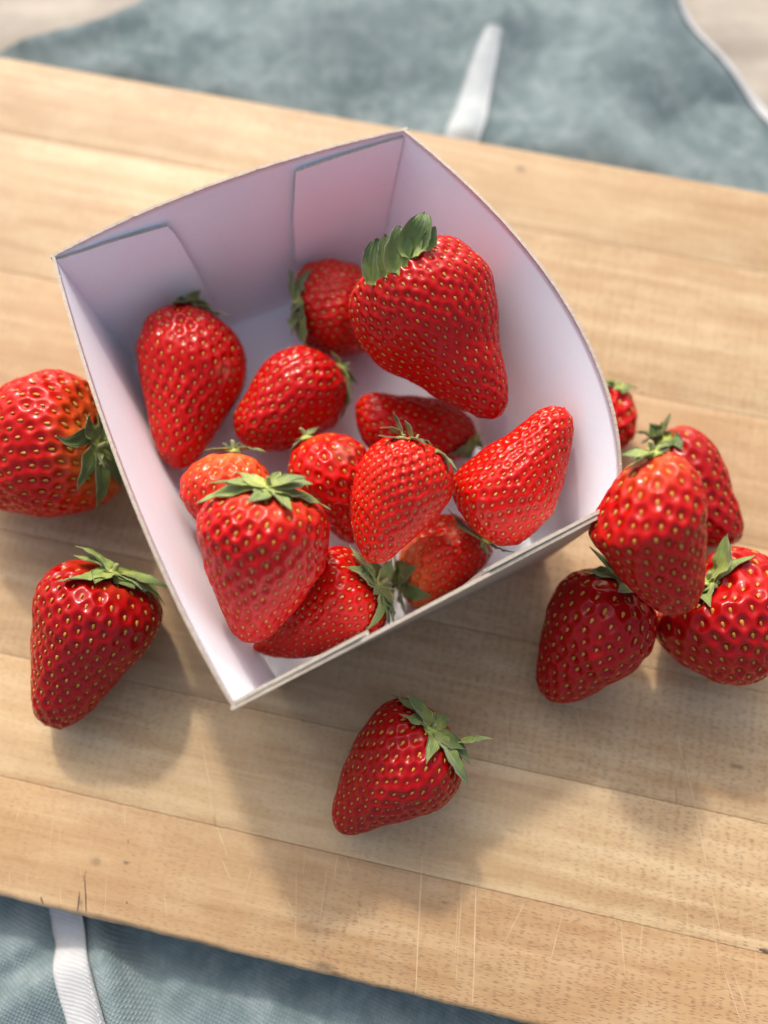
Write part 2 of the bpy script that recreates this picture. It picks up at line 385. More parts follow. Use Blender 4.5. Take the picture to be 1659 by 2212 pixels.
def make_simple(name, col, rough=.5, var=None, vscale=200, sss=0, bumps=None, spec=.5):
    m = Mat(name)
    pos = position(m)
    c = col
    if var: c = m.mix(m.ramp(m.noise(pos, vscale, 3, .6), .3, .7), col, var)
    m.color(c); m.set(Roughness=rough)
    m.bsdf.inputs['Specular IOR Level'].default_value = spec
    if sss:
        m.set(Subsurface_Weight=sss); m.bsdf.inputs['Subsurface Scale'].default_value = .001
    if bumps: m.bump(m.noise(pos, bumps[0], 3, .6), bumps[1], bumps[2])
    return m.m

def make_leaf():
    m = Mat('sepal green')
    t = m.n('Attribute'); t.attribute_name = 'along'
    a = m.n('Attribute'); a.attribute_name = 'across'
    rnd = m.n('ObjectInfo').outputs['Random']
    pos = position(m)
    c = m.mix(rnd, (.105, .165, .035), (.20, .27, .07))
    c = m.mix(m.ramp(t.outputs['Fac'], 0, .6, .85, 0), c, (.42, .47, .085))
    c = m.mix(m.ramp(t.outputs['Fac'], .86, 1.0, 0, .5), c, (.16, .11, .05))
    c = m.mix(m.ramp(m.noise(pos, 330, 3, .6), .45, .8, 0, .5), c, (.04, .075, .022))
    vein = m.math('ABSOLUTE', m.math('SINE', m.math('MULTIPLY', a.outputs['Fac'], 9.4)))
    c = m.mix(m.ramp(vein, 0, .3, .5, 0), c, (.22, .28, .10))
    c = m.mix(1.0, c, m.n('ObjectInfo').outputs['Color'], 'MULTIPLY')
    m.color(c); m.set(Roughness=.52, Sheen_Weight=.25)
    m.set(Subsurface_Weight=.15); m.bsdf.inputs['Subsurface Scale'].default_value = .0006
    m.bump(m.math('ADD', vein, m.noise(pos, 900, 2, .5)), .35, .00025)
    return m.m

def make_card(name, a, b):
    m = Mat(name)
    pos = position(m)
    f1 = m.noise(pos, 900, 4, .65); f2 = m.noise(pos, 60, 3, .5)
    c = m.mix(m.ramp(f1, .35, .7), a, b)
    c = m.mix(m.ramp(f2, .35, .75, 0, .35), c, tuple(x * .93 for x in a))
    speck = m.ramp(m.noise(pos, 620, 1, .5), .76, .82, 0, .35)
    c = m.mix(speck, c, tuple(x * .6 for x in a))
    m.color(c); m.set(Roughness=.62)
    m.bsdf.inputs['Specular IOR Level'].default_value = .3
    m.bump(f1, .12, .0002)
    return m.m

def make_cloth():
    m = Mat('washed linen')
    pos = position(m)
    r = m.mapped(pos, (1, 1, 1), rot=(0, 0, math.radians(24)))
    def wave(axis, per):
        w = m.n('TexWave', wave_type='BANDS', bands_direction=axis, wave_profile='SIN')
        m.link(r, w.inputs['Vector']); w.inputs['Scale'].default_value = .314 / per
        w.inputs['Distortion'].default_value = 1.2; w.inputs['Detail'].default_value = 2; w.inputs['Detail Scale'].default_value = .6
        return w.outputs['Fac']
    wx, wy = wave('X', .00105), wave('Y', .00105)
    weave = m.math('MULTIPLY', wx, wy)
    mott = m.noise(pos, 34, 4, .6); mott2 = m.noise(pos, 130, 4, .65)
    c = m.mix(m.ramp(mott, .35, .68), (.125, .175, .182), (.24, .30, .31))
    c = m.mix(m.ramp(mott2, .42, .72, 0, .6), c, (.40, .46, .465))
    c = m.mix(m.ramp(m.noise(pos, 75, 3, .6), .6, .78, 0, .5), c, (.065, .10, .10))
    c = m.mix(m.ramp(weave, .05, .6, .40, 0), c, (.10, .15, .155))
    m.color(c); m.set(Roughness=.9, Sheen_Weight=.2)
    m.bsdf.inputs['Specular IOR Level'].default_value = .15
    m.bump(m.math('ADD', weave, m.math('MULTIPLY', mott2, .6)), .6, .0005)
    return m.m

def make_tape():
    m = Mat('cotton tape')
    pos = position(m)
    w = m.n('TexWave', wave_type='BANDS', bands_direction='Y'); m.link(m.mapped(pos, (1, 1, 1), rot=(0, 0, .25)), w.inputs['Vector'])
    w.inputs['Scale'].default_value = 300; w.inputs['Distortion'].default_value = 2
    c = m.mix(m.ramp(m.noise(pos, 120, 4, .6), .3, .7), (.44, .45, .45), (.58, .585, .585))
    c = m.mix(m.math('MULTIPLY', w.outputs['Fac'], .15), c, (.42, .43, .44))
    m.color(c); m.set(Roughness=.9)
    m.bump(w.outputs['Fac'], .3, .0003)
    return m.m

def make_table():
    m = Mat('weathered table wood')
    pos = position(m)
    q = m.mapped(pos, (5, 60, 5), rot=(0, 0, math.radians(10)))
    g = m.noise(q, 1.0, 4, .6); b = m.noise(pos, 22, 3, .6)
    c = m.mix(m.ramp(g, .3, .7), (.30, .255, .205), (.52, .46, .38))
    c = m.mix(m.ramp(b, .40, .70, 0, .6), c, (.20, .175, .15))
    m.color(c); m.set(Roughness=.75)
    m.bump(g, .4, .001)
    return m.m

M = dict(wood=make_wood(), flesh=make_flesh(), leaf=make_leaf(),
         seed=make_simple('seed', (.40, .16, .022), .5, (.58, .34, .06), 500, spec=.25),
         hub=make_simple('calyx hub', (.42, .48, .10), .65, (.30, .36, .07), 900, .2, (1500, .6, .0004)),
         stalk=make_simple('stalk', (.30, .36, .14), .6, (.28, .22, .12), 600),
         card=make_card('white card', (.875, .925, .98), (.915, .95, .985)),
         kraft=make_card('grey-brown card back', (.44, .36, .275), (.50, .42, .335)),
         edge=make_card('cut card edge', (.37, .31, .25), (.50, .44, .365)),
         cloth=make_cloth(), tape=make_tape(), table=make_table(),
         scratch=make_simple('scored wood', (.62, .455, .28), .7),
         nick=make_simple('dark cut', (.10, .06, .035), .8),
         worn=make_simple('worn tape', (.36, .40, .41), .9, (.50, .53, .535), 90),
         thread=make_simple('thread', (.62, .60, .57), .9))

# ------------------------------------------------------------------ table and cloth
rng = np.random.default_rng(7)
def ridge(d, w): return np.exp(-(d / w) ** 2)
def seg_dist(X, Y, pts):
    """signed-free distance to a polyline given as pixels on the table plane"""
    W = [at_height(px, py, 0.003)[:2] for px, py in pts]
    best = np.full(X.shape, 9.0)
    for a, b in zip(W[:-1], W[1:]):
        ab = b - a; t = np.clip(((X - a[0]) * ab[0] + (Y - a[1]) * ab[1]) / (ab @ ab), 0, 1)
        best = np.minimum(best, np.hypot(X - a[0] - t * ab[0], Y - a[1] - t * ab[1]))
    return best
bd = np.array([math.cos(BOARD_ANG), math.sin(BOARD_ANG)]); bn = np.array([-bd[1], bd[0]])
NEAR = at_height(830, 2141, BOARD_TOP)[:2] @ bn      # board's near and far edges
FAR = at_height(830, 266, BOARD_TOP)[:2] @ bn
BOARD_T = 0.0145
def cloth_z(X, Y):
    v = X * bn[0] + Y * bn[1]
    out = np.clip(np.maximum(NEAR + .004 - v, v - FAR + .004) / .02, 0, 1)       # 0 under the board
    out = out * out * (3 - 2 * out)
    z = .0022 + out * .0035 * np.clip((NEAR - v) / .03, 0, 1)
    rnd = np.random.default_rng(3)
    for k in range(16):
        a, f, ph = rnd.uniform(0, 6.28), rnd.uniform(25, 210), rnd.uniform(0, 6.28)
        z = z + out * np.sin(f * (X * math.cos(a) + Y * math.sin(a)) + ph) * .042 / f
    folds = (([(215, 1940), (240, 2040), (262, 2130), (300, 2260)], .0085, .0055), ([(300, 1960), (305, 2050), (345, 2180)], -.0040, .006),
             ([(0, 2120), (70, 2080), (140, 2030)], -.0030, .0032), ([(0, 2190), (120, 2120), (150, 2080)], .0035, .009), ([(560, 2060), (600, 2230)], .0022, .007), ([(800, 2110), (840, 2230)], .0018, .009),
             ([(60, 2000), (70, 2060)], .003, .010),
             ([(60, 100), (200, 92), (300, 50), (350, -10)], .0045, .008), ([(330, 160), (420, 60), (520, -30)], .0040, .016), ([(480, 190), (470, 90)], .004, .010),
             ([(700, 60), (1000, 40)], .004, .02), ([(1000, 300), (1040, 180), (1080, 60)], .0045, .010), ([(1180, 330), (1350, 150), (1380, -20)], .006, .02),
             ([(1500, 400), (1450, 290), (1600, 250)], -.004, .012), ([(1380, 360), (1300, 310)], .005, .013), ([(1400, -20), (1480, 90), (1600, 210), (1700, 300)], .005, .009))
    for pts, h, w in folds:
        z = z + out * h * ridge(seg_dist(X, Y, pts), w)
    return np.maximum(z, .0008)

tt = empty('table_top', (0, .2, 0), 'weathered pale wooden table under the blue-grey cloth', 'table')
tt['kind'] = 'structure'
for k in range(9):                                     # broad planks of the table
    y0 = -.55 + k * .17
    P = []
    for (x, y) in ((-.9, y0), (.9, y0), (.9, y0 + .167), (-.9, y0 + .167)):
        c, s = math.cos(-.17), math.sin(-.17)
        P.append((x * c - y * s, x * s + y * c + .1))
    e = .0015
    cen = np.mean(P, 0)
    V = [(*p, -.03) for p in P] + [(*p, -e) for p in P] + [(*(np.array(p) + (cen - np.array(p)) * np.array([.002, .02])), 0) for p in P]
    mesh_obj('plank', V, [(3, 2, 1, 0)] + [(i, (i + 1) % 4, 4 + (i + 1) % 4, 4 + i) for i in range(4)] + [(4 + i, 4 + (i + 1) % 4, 8 + (i + 1) % 4, 8 + i) for i in range(4)] + [(8, 9, 10, 11)], M['table'], tt, smooth=False)

edgeL = [at_height(*p, .003)[:2] for p in ((395, -120), (345, -5), (305, 42), (240, 74), (150, 90), (70, 104), (-60, 122))]
edgeR = [at_height(*p, .003)[:2] for p in ((1330, -150), (1425, -10), (1470, 62), (1545, 128), (1618, 192), (1668, 250), (1760, 420))]
y_top = min(edgeL[0][1], edgeR[0][1])
ny, nx = 330, 300
ys = np.linspace(-.16, y_top, ny)
L = np.array(edgeL)[::-1]; R = np.array(edgeR)[::-1]
xl = np.where(ys < L[0, 1], np.maximum(-.34, L[0, 0] - (L[0, 1] - ys) * 6), np.interp(ys, L[:, 1], L[:, 0]))
xr = np.where(ys < R[0, 1], np.minimum(.36, R[0, 0] + (R[0, 1] - ys) * .5), np.interp(ys, R[:, 1], R[:, 0]))
U = np.linspace(0, 1, nx)[None, :]
X = xl[:, None] * (1 - U) + xr[:, None] * U
Y = np.repeat(ys[:, None], nx, 1)
G = np.stack([X, Y, cloth_z(X, Y)], -1)[:, ::-1]
V, F, fm = slab(G, np.array([0, 0, -.0007]))
cloth = mesh_obj('linen_cloth', V, F, [M['cloth']] * 3, face_mat=fm, origin=(0, .1, 0))
cloth['label'] = 'rumpled blue-grey linen cloth with white tape under the board'; cloth['category'] = 'cloth'
def strip(name, pts, widths, mat, parent, lift=.0006, n=60, curl=0.0):
    """a flat band lying on the cloth along pixels pts"""
    W = np.array([at_height(*p, .004)[:2] for p in pts])
    t = np.linspace(0, 1, len(W)); T = np.linspace(0, 1, n)
    C = np.stack([np.interp(T, t, W[:, i]) for i in (0, 1)], 1)
    ker = np.hanning(11); ker /= ker.sum()
    Cp = np.pad(C, ((5, 5), (0, 0)), 'reflect', reflect_type='odd'); C = np.stack([np.convolve(Cp[:, i], ker, 'valid') for i in (0, 1)], 1)
    tg = np.gradient(C, axis=0); tg /= np.linalg.norm(tg, axis=1)[:, None]; nm = np.stack([-tg[:, 1], tg[:, 0]], 1)
    w = np.interp(T, t, widths) * .00015
    A = np.linspace(-.5, .5, 9)
    Gx = C[:, None, :] + nm[:, None, :] * (A[None, :] * w[:, None])[:, :, None]
    z = cloth_z(Gx[..., 0], Gx[..., 1]) + lift + .0004 * np.cos(A * np.pi)[None, :]
    g = np.concatenate([Gx, z[..., None]], -1)
    V, F, fm = slab(g, np.array([0, 0, -.0005]))
    if fm.size and np.cross(g[1, 0] - g[0, 0], g[0, 1] - g[0, 0])[2] < 0: F = F[:, ::-1]
    return mesh_obj(name, V, F, [mat] * 3, parent, face_mat=fm), g
tape, g = strip('hem_tape', [(130, 1930), (148, 1990), (165, 2060), (190, 2140), (228, 2250)], [58, 60, 66, 78, 92], M['tape'], cloth, lift=.0016)
st = []                                                  # stitches along the tape's edge
SV, SF = [], []
for i in range(4, 58, 2):
    for e in (7,):
        a, b = g[i, e], g[i + 1, e]
        d = (b - a) * .5; s = np.cross(d / np.linalg.norm(d), (0, 0, 1)) * .00018
        k = len(SV); SV += [a - s, a + s, a + d + s, a + d - s, (a + d / 2) + (0, 0, .00035)]
        SF += [(k, k + 1, k + 4), (k + 1, k + 2, k + 4), (k + 2, k + 3, k + 4), (k + 3, k, k + 4)]
so = mesh_obj('stitching', [v + np.array((0, 0, .0002)) for v in SV], SF, M['thread'], tape); so['kind'] = 'stuff'
strip('hem_tape', [(985, 330), (1010, 270), (1030, 190), (1050, 120), (1064, 80)], [100, 94, 80, 64, 44], M['worn'], cloth, lift=.0012)
strip('hem', [(1330, -150), (1432, -10), (1478, 64), (1552, 130), (1625, 196), (1676, 260)], [22, 22, 24, 24, 26, 26], M['tape'], cloth, lift=.0010)

# ------------------------------------------------------------------ chopping board: glued staves
board = empty('chopping_board', (0, .1, BOARD_TOP - BOARD_T), 'worn pale beech chopping board of glued staves carrying the punnet', 'chopping board')
jv = [NEAR, at_height(830, 1869, BOARD_TOP)[:2] @ bn, at_height(830, 1595, BOARD_TOP)[:2] @ bn, at_height(830, 1320, BOARD_TOP)[:2] @ bn]
stepw = (FAR - jv[-1]) / 4
jv += [jv[-1] + stepw * k for k in (1, 2, 3)] + [FAR]
jv[6] = at_height(1390, 540, BOARD_TOP)[:2] @ bn
def round_box_profile(v0, v1, r0, r1, z0, z1):
    P = []
    def arc(cx, cz, r, a0, a1, n):
        for k in range(n + 1):
            a = a0 + (a1 - a0) * k / n; P.append((cx + r * math.cos(a), cz + r * math.sin(a)))
    arc(v0 + r0, z1 - r0, r0, math.pi, math.pi / 2, 5)
    arc(v1 - r1, z1 - r1, r1, math.pi / 2, 0, 5)
    arc(v1 - r1, z0 + r1, r1, 0, -math.pi / 2, 3)
    arc(v0 + r0, z0 + r0, r0, -math.pi / 2, -math.pi, 3)
    return P
STAVE_TINT = [(.98, .90, .82, 1), (1.12, 1.10, 1.06, 1), (1.0, .96, .92, 1), (1.13, 1.12, 1.12, 1), (.95, .89, .84, 1), (1.02, 1.01, 1.0, 1), (.98, .95, .92, 1)]
for k in range(len(jv) - 1):
    r0 = .0022 if k == 0 else .00016
    r1 = .0022 if k == len(jv) - 2 else .00016
    dz = (0.0, -.00003, .00002, -.00002, 0, .00002, -.00003)[k % 7]
    prof = np.array(round_box_profile(jv[k] + .00006, jv[k + 1] - .00006, r0, r1, BOARD_TOP - BOARD_T, BOARD_TOP + dz))
    us = np.linspace(-.36, .36, 241)
    ring = []
    for u in us:
        pv = prof.copy()
        if k == 0:                                        # nibbled near edge
            w = .00008 * math.sin(u * 90) + .00010 * math.sin(u * 310 + 1) + .00010 * math.sin(u * 900)
            pv[:6, 0] += w; pv[:6, 1] += -abs(w) * .5
        ring.append(np.concatenate([u * bd[None, :] + pv[:, :1] * bn[None, :], pv[:, 1:]], 1))
    G = np.array(ring); n = G.shape[1]
    F = grid_faces(len(us), n, wrap=True, flip=True).tolist() + [list(range(n)), list(range((len(us) - 1) * n, len(us) * n))[::-1]]
    o = mesh_obj('stave', G.reshape(-1, 3), [tuple(f) for f in F], M['wood'], board, smooth=True)
    o.color = STAVE_TINT[k]
# knife scores: thin marks lying on the wood
def score_lines(lines, mat, name, lift):
    V, F = [], []
    for (x0, y0, x1, y1, w) in lines:
        a, b = at_height(x0, y0, BOARD_TOP + lift), at_height(x1, y1, BOARD_TOP + lift)
        d = b - a; n = np.array([-d[1], d[0], 0]) / np.linalg.norm(d) * w * .00013 * .5
        k = len(V); seg = 10
        wob = np.cumsum(rng.normal(0, .00005, seg + 1))
        nn = n / np.linalg.norm(n)
        for i in range(seg + 1):
            t = i / seg; ww = (.35 + .65 * math.sin(math.pi * min(max(t, .04), .96))) * rng.uniform(.5, 1.1)
            c = a + d * t + nn * wob[i]
            V += [c - n * ww, c + n * ww]
        F += [(k + 2 * i, k + 2 * i + 2, k + 2 * i + 3, k + 2 * i + 1) for i in range(seg)]
    o = mesh_obj(name, V, F, mat, board, smooth=False); o['kind'] = 'stuff'
lines = [(912, 1850, 900, 2145, 3), (1030, 1870, 1022, 2170, 3), (1000, 1880, 985, 2120, 1.6), (990, 1960, 982, 2080, 1.4), (1133, 1950, 1090, 2035, 1.6), (1215, 1975, 1185, 2090, 1.5),
         (1480, 1640, 1560, 2030, 2.4), (1460, 1570, 1480, 1660, 1.6), (1668, 2010, 1700, 2140, 2), (1560, 2085, 1600, 2212, 2), (1585, 2100, 1625, 2212, 1.7), (1625, 1990, 1640, 2120, 1.4), (1540, 1980, 1555, 2100, 1.5), (1480, 1900, 1490, 2060, 1.2), (1450, 1900, 1468, 2010, 1.3),
         (1340, 1990, 1352, 2110, 1.5), (1390, 1980, 1380, 2080, 1.2), (1275, 1810, 1290, 1900, 1.2), (1180, 1800, 1178, 1880, 1.2), (1255, 1780, 1250, 1860, 1.1),
         (435, 1600, 460, 1730, 2.6), (448, 1700, 470, 1790, 3), (460, 1760, 490, 1850, 2), (545, 1870, 530, 1930, 1.4), (640, 1880, 640, 2030, 1.6), (615, 1930, 640, 1990, 1.4), (705, 1880, 690, 2010, 1.4), (770, 1950, 778, 2010, 1.4), (730, 1840, 722, 1900, 1.2), (660, 1830, 655, 1890, 1.2),
         (50, 1725, 30, 1785, 1.5), (145, 1730, 125, 1765, 1.4), (270, 1735, 268, 1800, 1.3), (115, 1770, 105, 1850, 1.2), (20, 1880, 18, 1925, 1.2), (60, 1880, 58, 1930, 1.2), (130, 1920, 132, 1955, 1.6), (230, 1900, 230, 1970, 1.2), (355, 1930, 360, 1985, 1.2), (480, 1860, 500, 1900, 1.6),
         (320, 1640, 330, 1720, 1.2), (200, 1600, 210, 1680, 1.2), (1205, 1250, 1215, 1400, 1.2), (1090, 1500, 1100, 1640, 1.2), (1240, 1500, 1262, 1620, 1.4), (1570, 1560, 1600, 1640, 1.2), (1590, 1780, 1580, 1900, 1.2), (1400, 1700, 1420, 1800, 1.0), (720, 1500, 735, 1620, 1.0), (620, 1560, 640, 1680, 1.1), (560, 1560, 570, 1660, 1.0)]
for k in range(46):                                       # many faint ones, mostly across the grain
    x, y = rng.uniform(20, 1640), rng.uniform(1500, 2150)
    l = rng.uniform(25, 110); a = rng.normal(1.5, .16)
    if y + l < 1940 + .2 * x: lines.append((x, y, x + l * math.cos(a), y + l * math.sin(a), rng.uniform(.5, 1.0)))
score_lines(lines, M['scratch'], 'knife_scores', .00008)
score_lines([(171, 1925, 168, 1968, 3), (183, 1900, 184, 1970, 3.2), (186, 1880, 180, 1905, 1.2), (88, 1937, 92, 1952, 3), (277, 1815, 276, 1822, 2.5), (1640, 2050, 1662, 2058, 7), (1460, 1700, 1462, 1740, 1.4), (1674, 1780, 1700, 1810, 2), (274, 1946, 276, 1952, 3), (1476, 1640, 1484, 1680, 1.2)], M['nick'], 'dark_nicks', .00012)
# ------------------------------------------------------------------ the punnet
punnet = empty('punnet', tuple(sum(FLO) / 4 - np.array([0, 0, .0006])), 'white card punnet with bowed sides, full of strawberries, on the board', 'punnet')
CARD = .0009
cen = sum(FLO) / 4
def rim_curve(a, m, b, u):
    """parabola through both corners and the middle of the rim"""
    return a * (2 * (u - .5) * (u - 1)) + m * (4 * u * (1 - u)) + b * (2 * u * (u - .5))
def wall_grid(k, us, vs, inset=0.0, jag=0.0, rim_drop=0.0):
    fa, fb = FLO[k], FLO[(k + 1) % 4]; ra, rb = RIM[k], RIM[(k + 1) % 4]
    u = us[:, None]
    flo = fa * (1 - u) + fb * u
    rim = rim_curve(ra, RIM_MID[k], rb, u)
    out = np.cross(fb - fa, (0, 0, 1.0)); out /= np.linalg.norm(out)
    if (cen - fa) @ out > 0: out = -out
    G = np.zeros((len(us), len(vs), 3))
    for j, v in enumerate(vs):
        bow = 0.0                                          # the sheet bends outward smoothly
        G[:, j] = flo + (rim - flo) * v
    if jag:
        r = np.random.default_rng(k + 5)
        jj = np.convolve(r.normal(0, jag, len(us) + 4), np.ones(3) / 3, 'same')[2:-2]
        jj[r.random(len(us)) > .94] += jag * 1.6
        d = rim - flo; d = d / np.linalg.norm(d, axis=1)[:, None]
        G[:, -1] += d * jj[:, None]
    return G - out * inset, out
us = np.linspace(0, 1, 221); vs = np.concatenate([np.linspace(0, .94, 14), [.97, 1.0]])
wall_labels = ['white inner wall with two glued corner flaps', 'tall bowed white wall', 'low front wall seen along its double cut edge', 'bowed white wall catching the light']
for k in range(4):
    us_k = us if k % 2 else np.linspace(-.013, 1.013, 221)
    G, out = wall_grid(k, us_k, vs, jag=.00009 if k == 0 else .00004)
    V, F, fm = slab(G, out[None, None, :] * CARD)
    w = mesh_obj('wall_panel', V, F, [M['card'], M['kraft'], M['edge']], punnet, smooth=True, face_mat=fm)
    w.data.polygons.foreach_set('use_smooth', fm == 0); w['label'] = wall_labels[k]
    # face orientation: inner face must look into the box
    pass
    flaps = {0: ([(0, .12), (0, .985), (.327, .90), (.34, .79), (.372, .16), (.33, .09)], [(1, .10), (.672, .36), (.675, .60), (.70, .95), (1, .975)]),
             2: ([(0, .1), (0, 1.005), (.34, 1.015), (.36, .985), (.37, .2), (.33, .1)], [(1, .1), (.67, .2), (.655, .98), (.68, 1.012), (1, 1.005)])}.get(k, ())
    for fl in flaps:
        P = np.array(fl)
        lo_u, hi_u = P[:, 0].min(), P[:, 0].max()
        rows = np.linspace(lo_u, hi_u, 48)
        # lower and upper boundary of the flap as functions of u
        lo = np.full(48, 9.0); hi = np.full(48, -9.0)
        for i in range(len(P)):
            a, b = P[i], P[(i + 1) % len(P)]
            if abs(a[0] - b[0]) < 1e-6:
                m = np.abs(rows - a[0]) < 1e-6
                lo[m] = np.minimum(lo[m], min(a[1], b[1])); hi[m] = np.maximum(hi[m], max(a[1], b[1])); continue
            m = (rows - a[0]) * (rows - b[0]) <= 1e-12
            y = a[1] + (b[1] - a[1]) * (rows - a[0]) / (b[0] - a[0])
            lo[m] = np.minimum(lo[m], y[m]); hi[m] = np.maximum(hi[m], y[m])
        vv = np.linspace(0, 1, 10)
        fa, fb = FLO[k], FLO[(k + 1) % 4]
        uu = rows[:, None, None]
        floor_ = fa * (1 - uu) + fb * uu
        rim_ = rim_curve(RIM[k], RIM_MID[k], RIM[(k + 1) % 4], uu)
        vvv = (lo[:, None] + (hi - lo)[:, None] * vv[None, :])[:, :, None]
        free = 1 - np.abs(rows - (0 if lo_u < .5 else 1)) / max(abs(hi_u - lo_u), .01)   # 1 at the corner fold, 0 at the free edge
        gap = .0002 + .0009 * (1 - free)
        if k == 2: gap = .00015 + .0002 * (1 - free)
        Gf = floor_ + (rim_ - floor_) * vvv - out * gap[:, None, None]
        jr = np.random.default_rng(int(lo_u * 100) + k)
        Gf[:, -1, 2] += np.convolve(jr.normal(0, .00007, 52), np.ones(3) / 3, 'valid')[:48]
        V, F, fm = slab(Gf, -out[None, None, :] * CARD)
        f = mesh_obj('corner_flap', V, F[:, ::-1], [M['card'], M['card'], M['edge']], punnet, smooth=False, face_mat=fm)
Gb = np.array([[FLO[0] * (1 - u) * (1 - v) + FLO[1] * u * (1 - v) + FLO[2] * u * v + FLO[3] * (1 - u) * v for v in np.linspace(-.004, 1.004, 12)] for u in np.linspace(-.004, 1.004, 12)])
V, F, fm = slab(Gb, np.array([[[0, 0, -.0006]]]))
mesh_obj('base_panel', V, F[:, ::-1], [M['card'], M['kraft'], M['edge']], punnet, smooth=False, face_mat=fm)

# ------------------------------------------------------------------ strawberries
def icos(n_ring=7, n_seg=8):
    """a small seed: teardrop, unit size, long axis x, up z"""
    V = [(1.25, 0, 0)]
    for i in range(1, n_ring):
        t = math.pi * i / n_ring
        x = math.cos(t); r = math.sin(t) * (1 - .28 * x)
        for j in range(n_seg):
            a = 2 * math.pi * j / n_seg; V.append((x * (1.25 if x > 0 else 1), r * .62 * math.cos(a), r * .5 * math.sin(a)))
    V.append((-1, 0, 0)); F = []
    for j in range(n_seg): F.append((0, 1 + j, 1 + (j + 1) % n_seg))
    for i in range(n_ring - 2):
        for j in range(n_seg):
            a = 1 + i * n_seg + j; b = 1 + i * n_seg + (j + 1) % n_seg
            F.append((a, a + n_seg, b + n_seg)); F.append((a, b + n_seg, b))
    e = len(V) - 1; o = 1 + (n_ring - 2) * n_seg
    for j in range(n_seg): F.append((o + j, e, o + (j + 1) % n_seg))
    return np.array(V), np.array(F)
SEED_V, SEED_F = icos()

def leaf_mesh(P, N, width, rg, fold=.22, tipex=1.15):
    """sepal along points P (n,3) with face normals N; returns a closed thin leaf"""
    n = len(P); t = np.linspace(0, 1, n)
    tg = np.gradient(P, axis=0); tg /= np.linalg.norm(tg, axis=1)[:, None] + 1e-12
    side = np.cross(tg, N); side /= np.linalg.norm(side, axis=1)[:, None] + 1e-12
    N2 = np.cross(side, tg)
    pk = rg.uniform(.28, .46)
    w = np.where(t < pk, .52 + .48 * np.sin(np.pi / 2 * t / pk), np.cos(np.pi / 2 * np.clip((t - pk) / (1 - pk), 0, 1)) ** tipex)
    w = np.maximum(w, .02) * width / 2
    A = np.linspace(-1, 1, 9)
    tw = rg.uniform(-.6, .6)
    G = np.zeros((n, 9, 3))
    jag = rg.normal(0, .05, (n, 2))
    for j, a in enumerate(A):
        ww = w * a * (1 + (jag[:, 0] if a < 0 else jag[:, 1]) * abs(a) ** 3)
        lift = (fold * abs(a) ** 1.4 + tw * a * t) * w * .8 + .10 * w * np.sin(a * 5 + t * 7 + jag[0, 0] * 60)
        G[:, j] = P + side * ww[:, None] + N2 * lift[:, None]
    off = -N2[:, None, :] * .00022
    V, F, fm = slab(G, np.repeat(off, 9, 1))
    at = np.repeat(t, 9); ac = np.tile(A, n)
    return V, F, np.concatenate([at, at]), np.concatenate([ac, ac])

def set_attr(o, name, vals):
    a = o.data.attributes.new(name, 'FLOAT', 'POINT'); a.data.foreach_set('value', np.asarray(vals, np.float32))

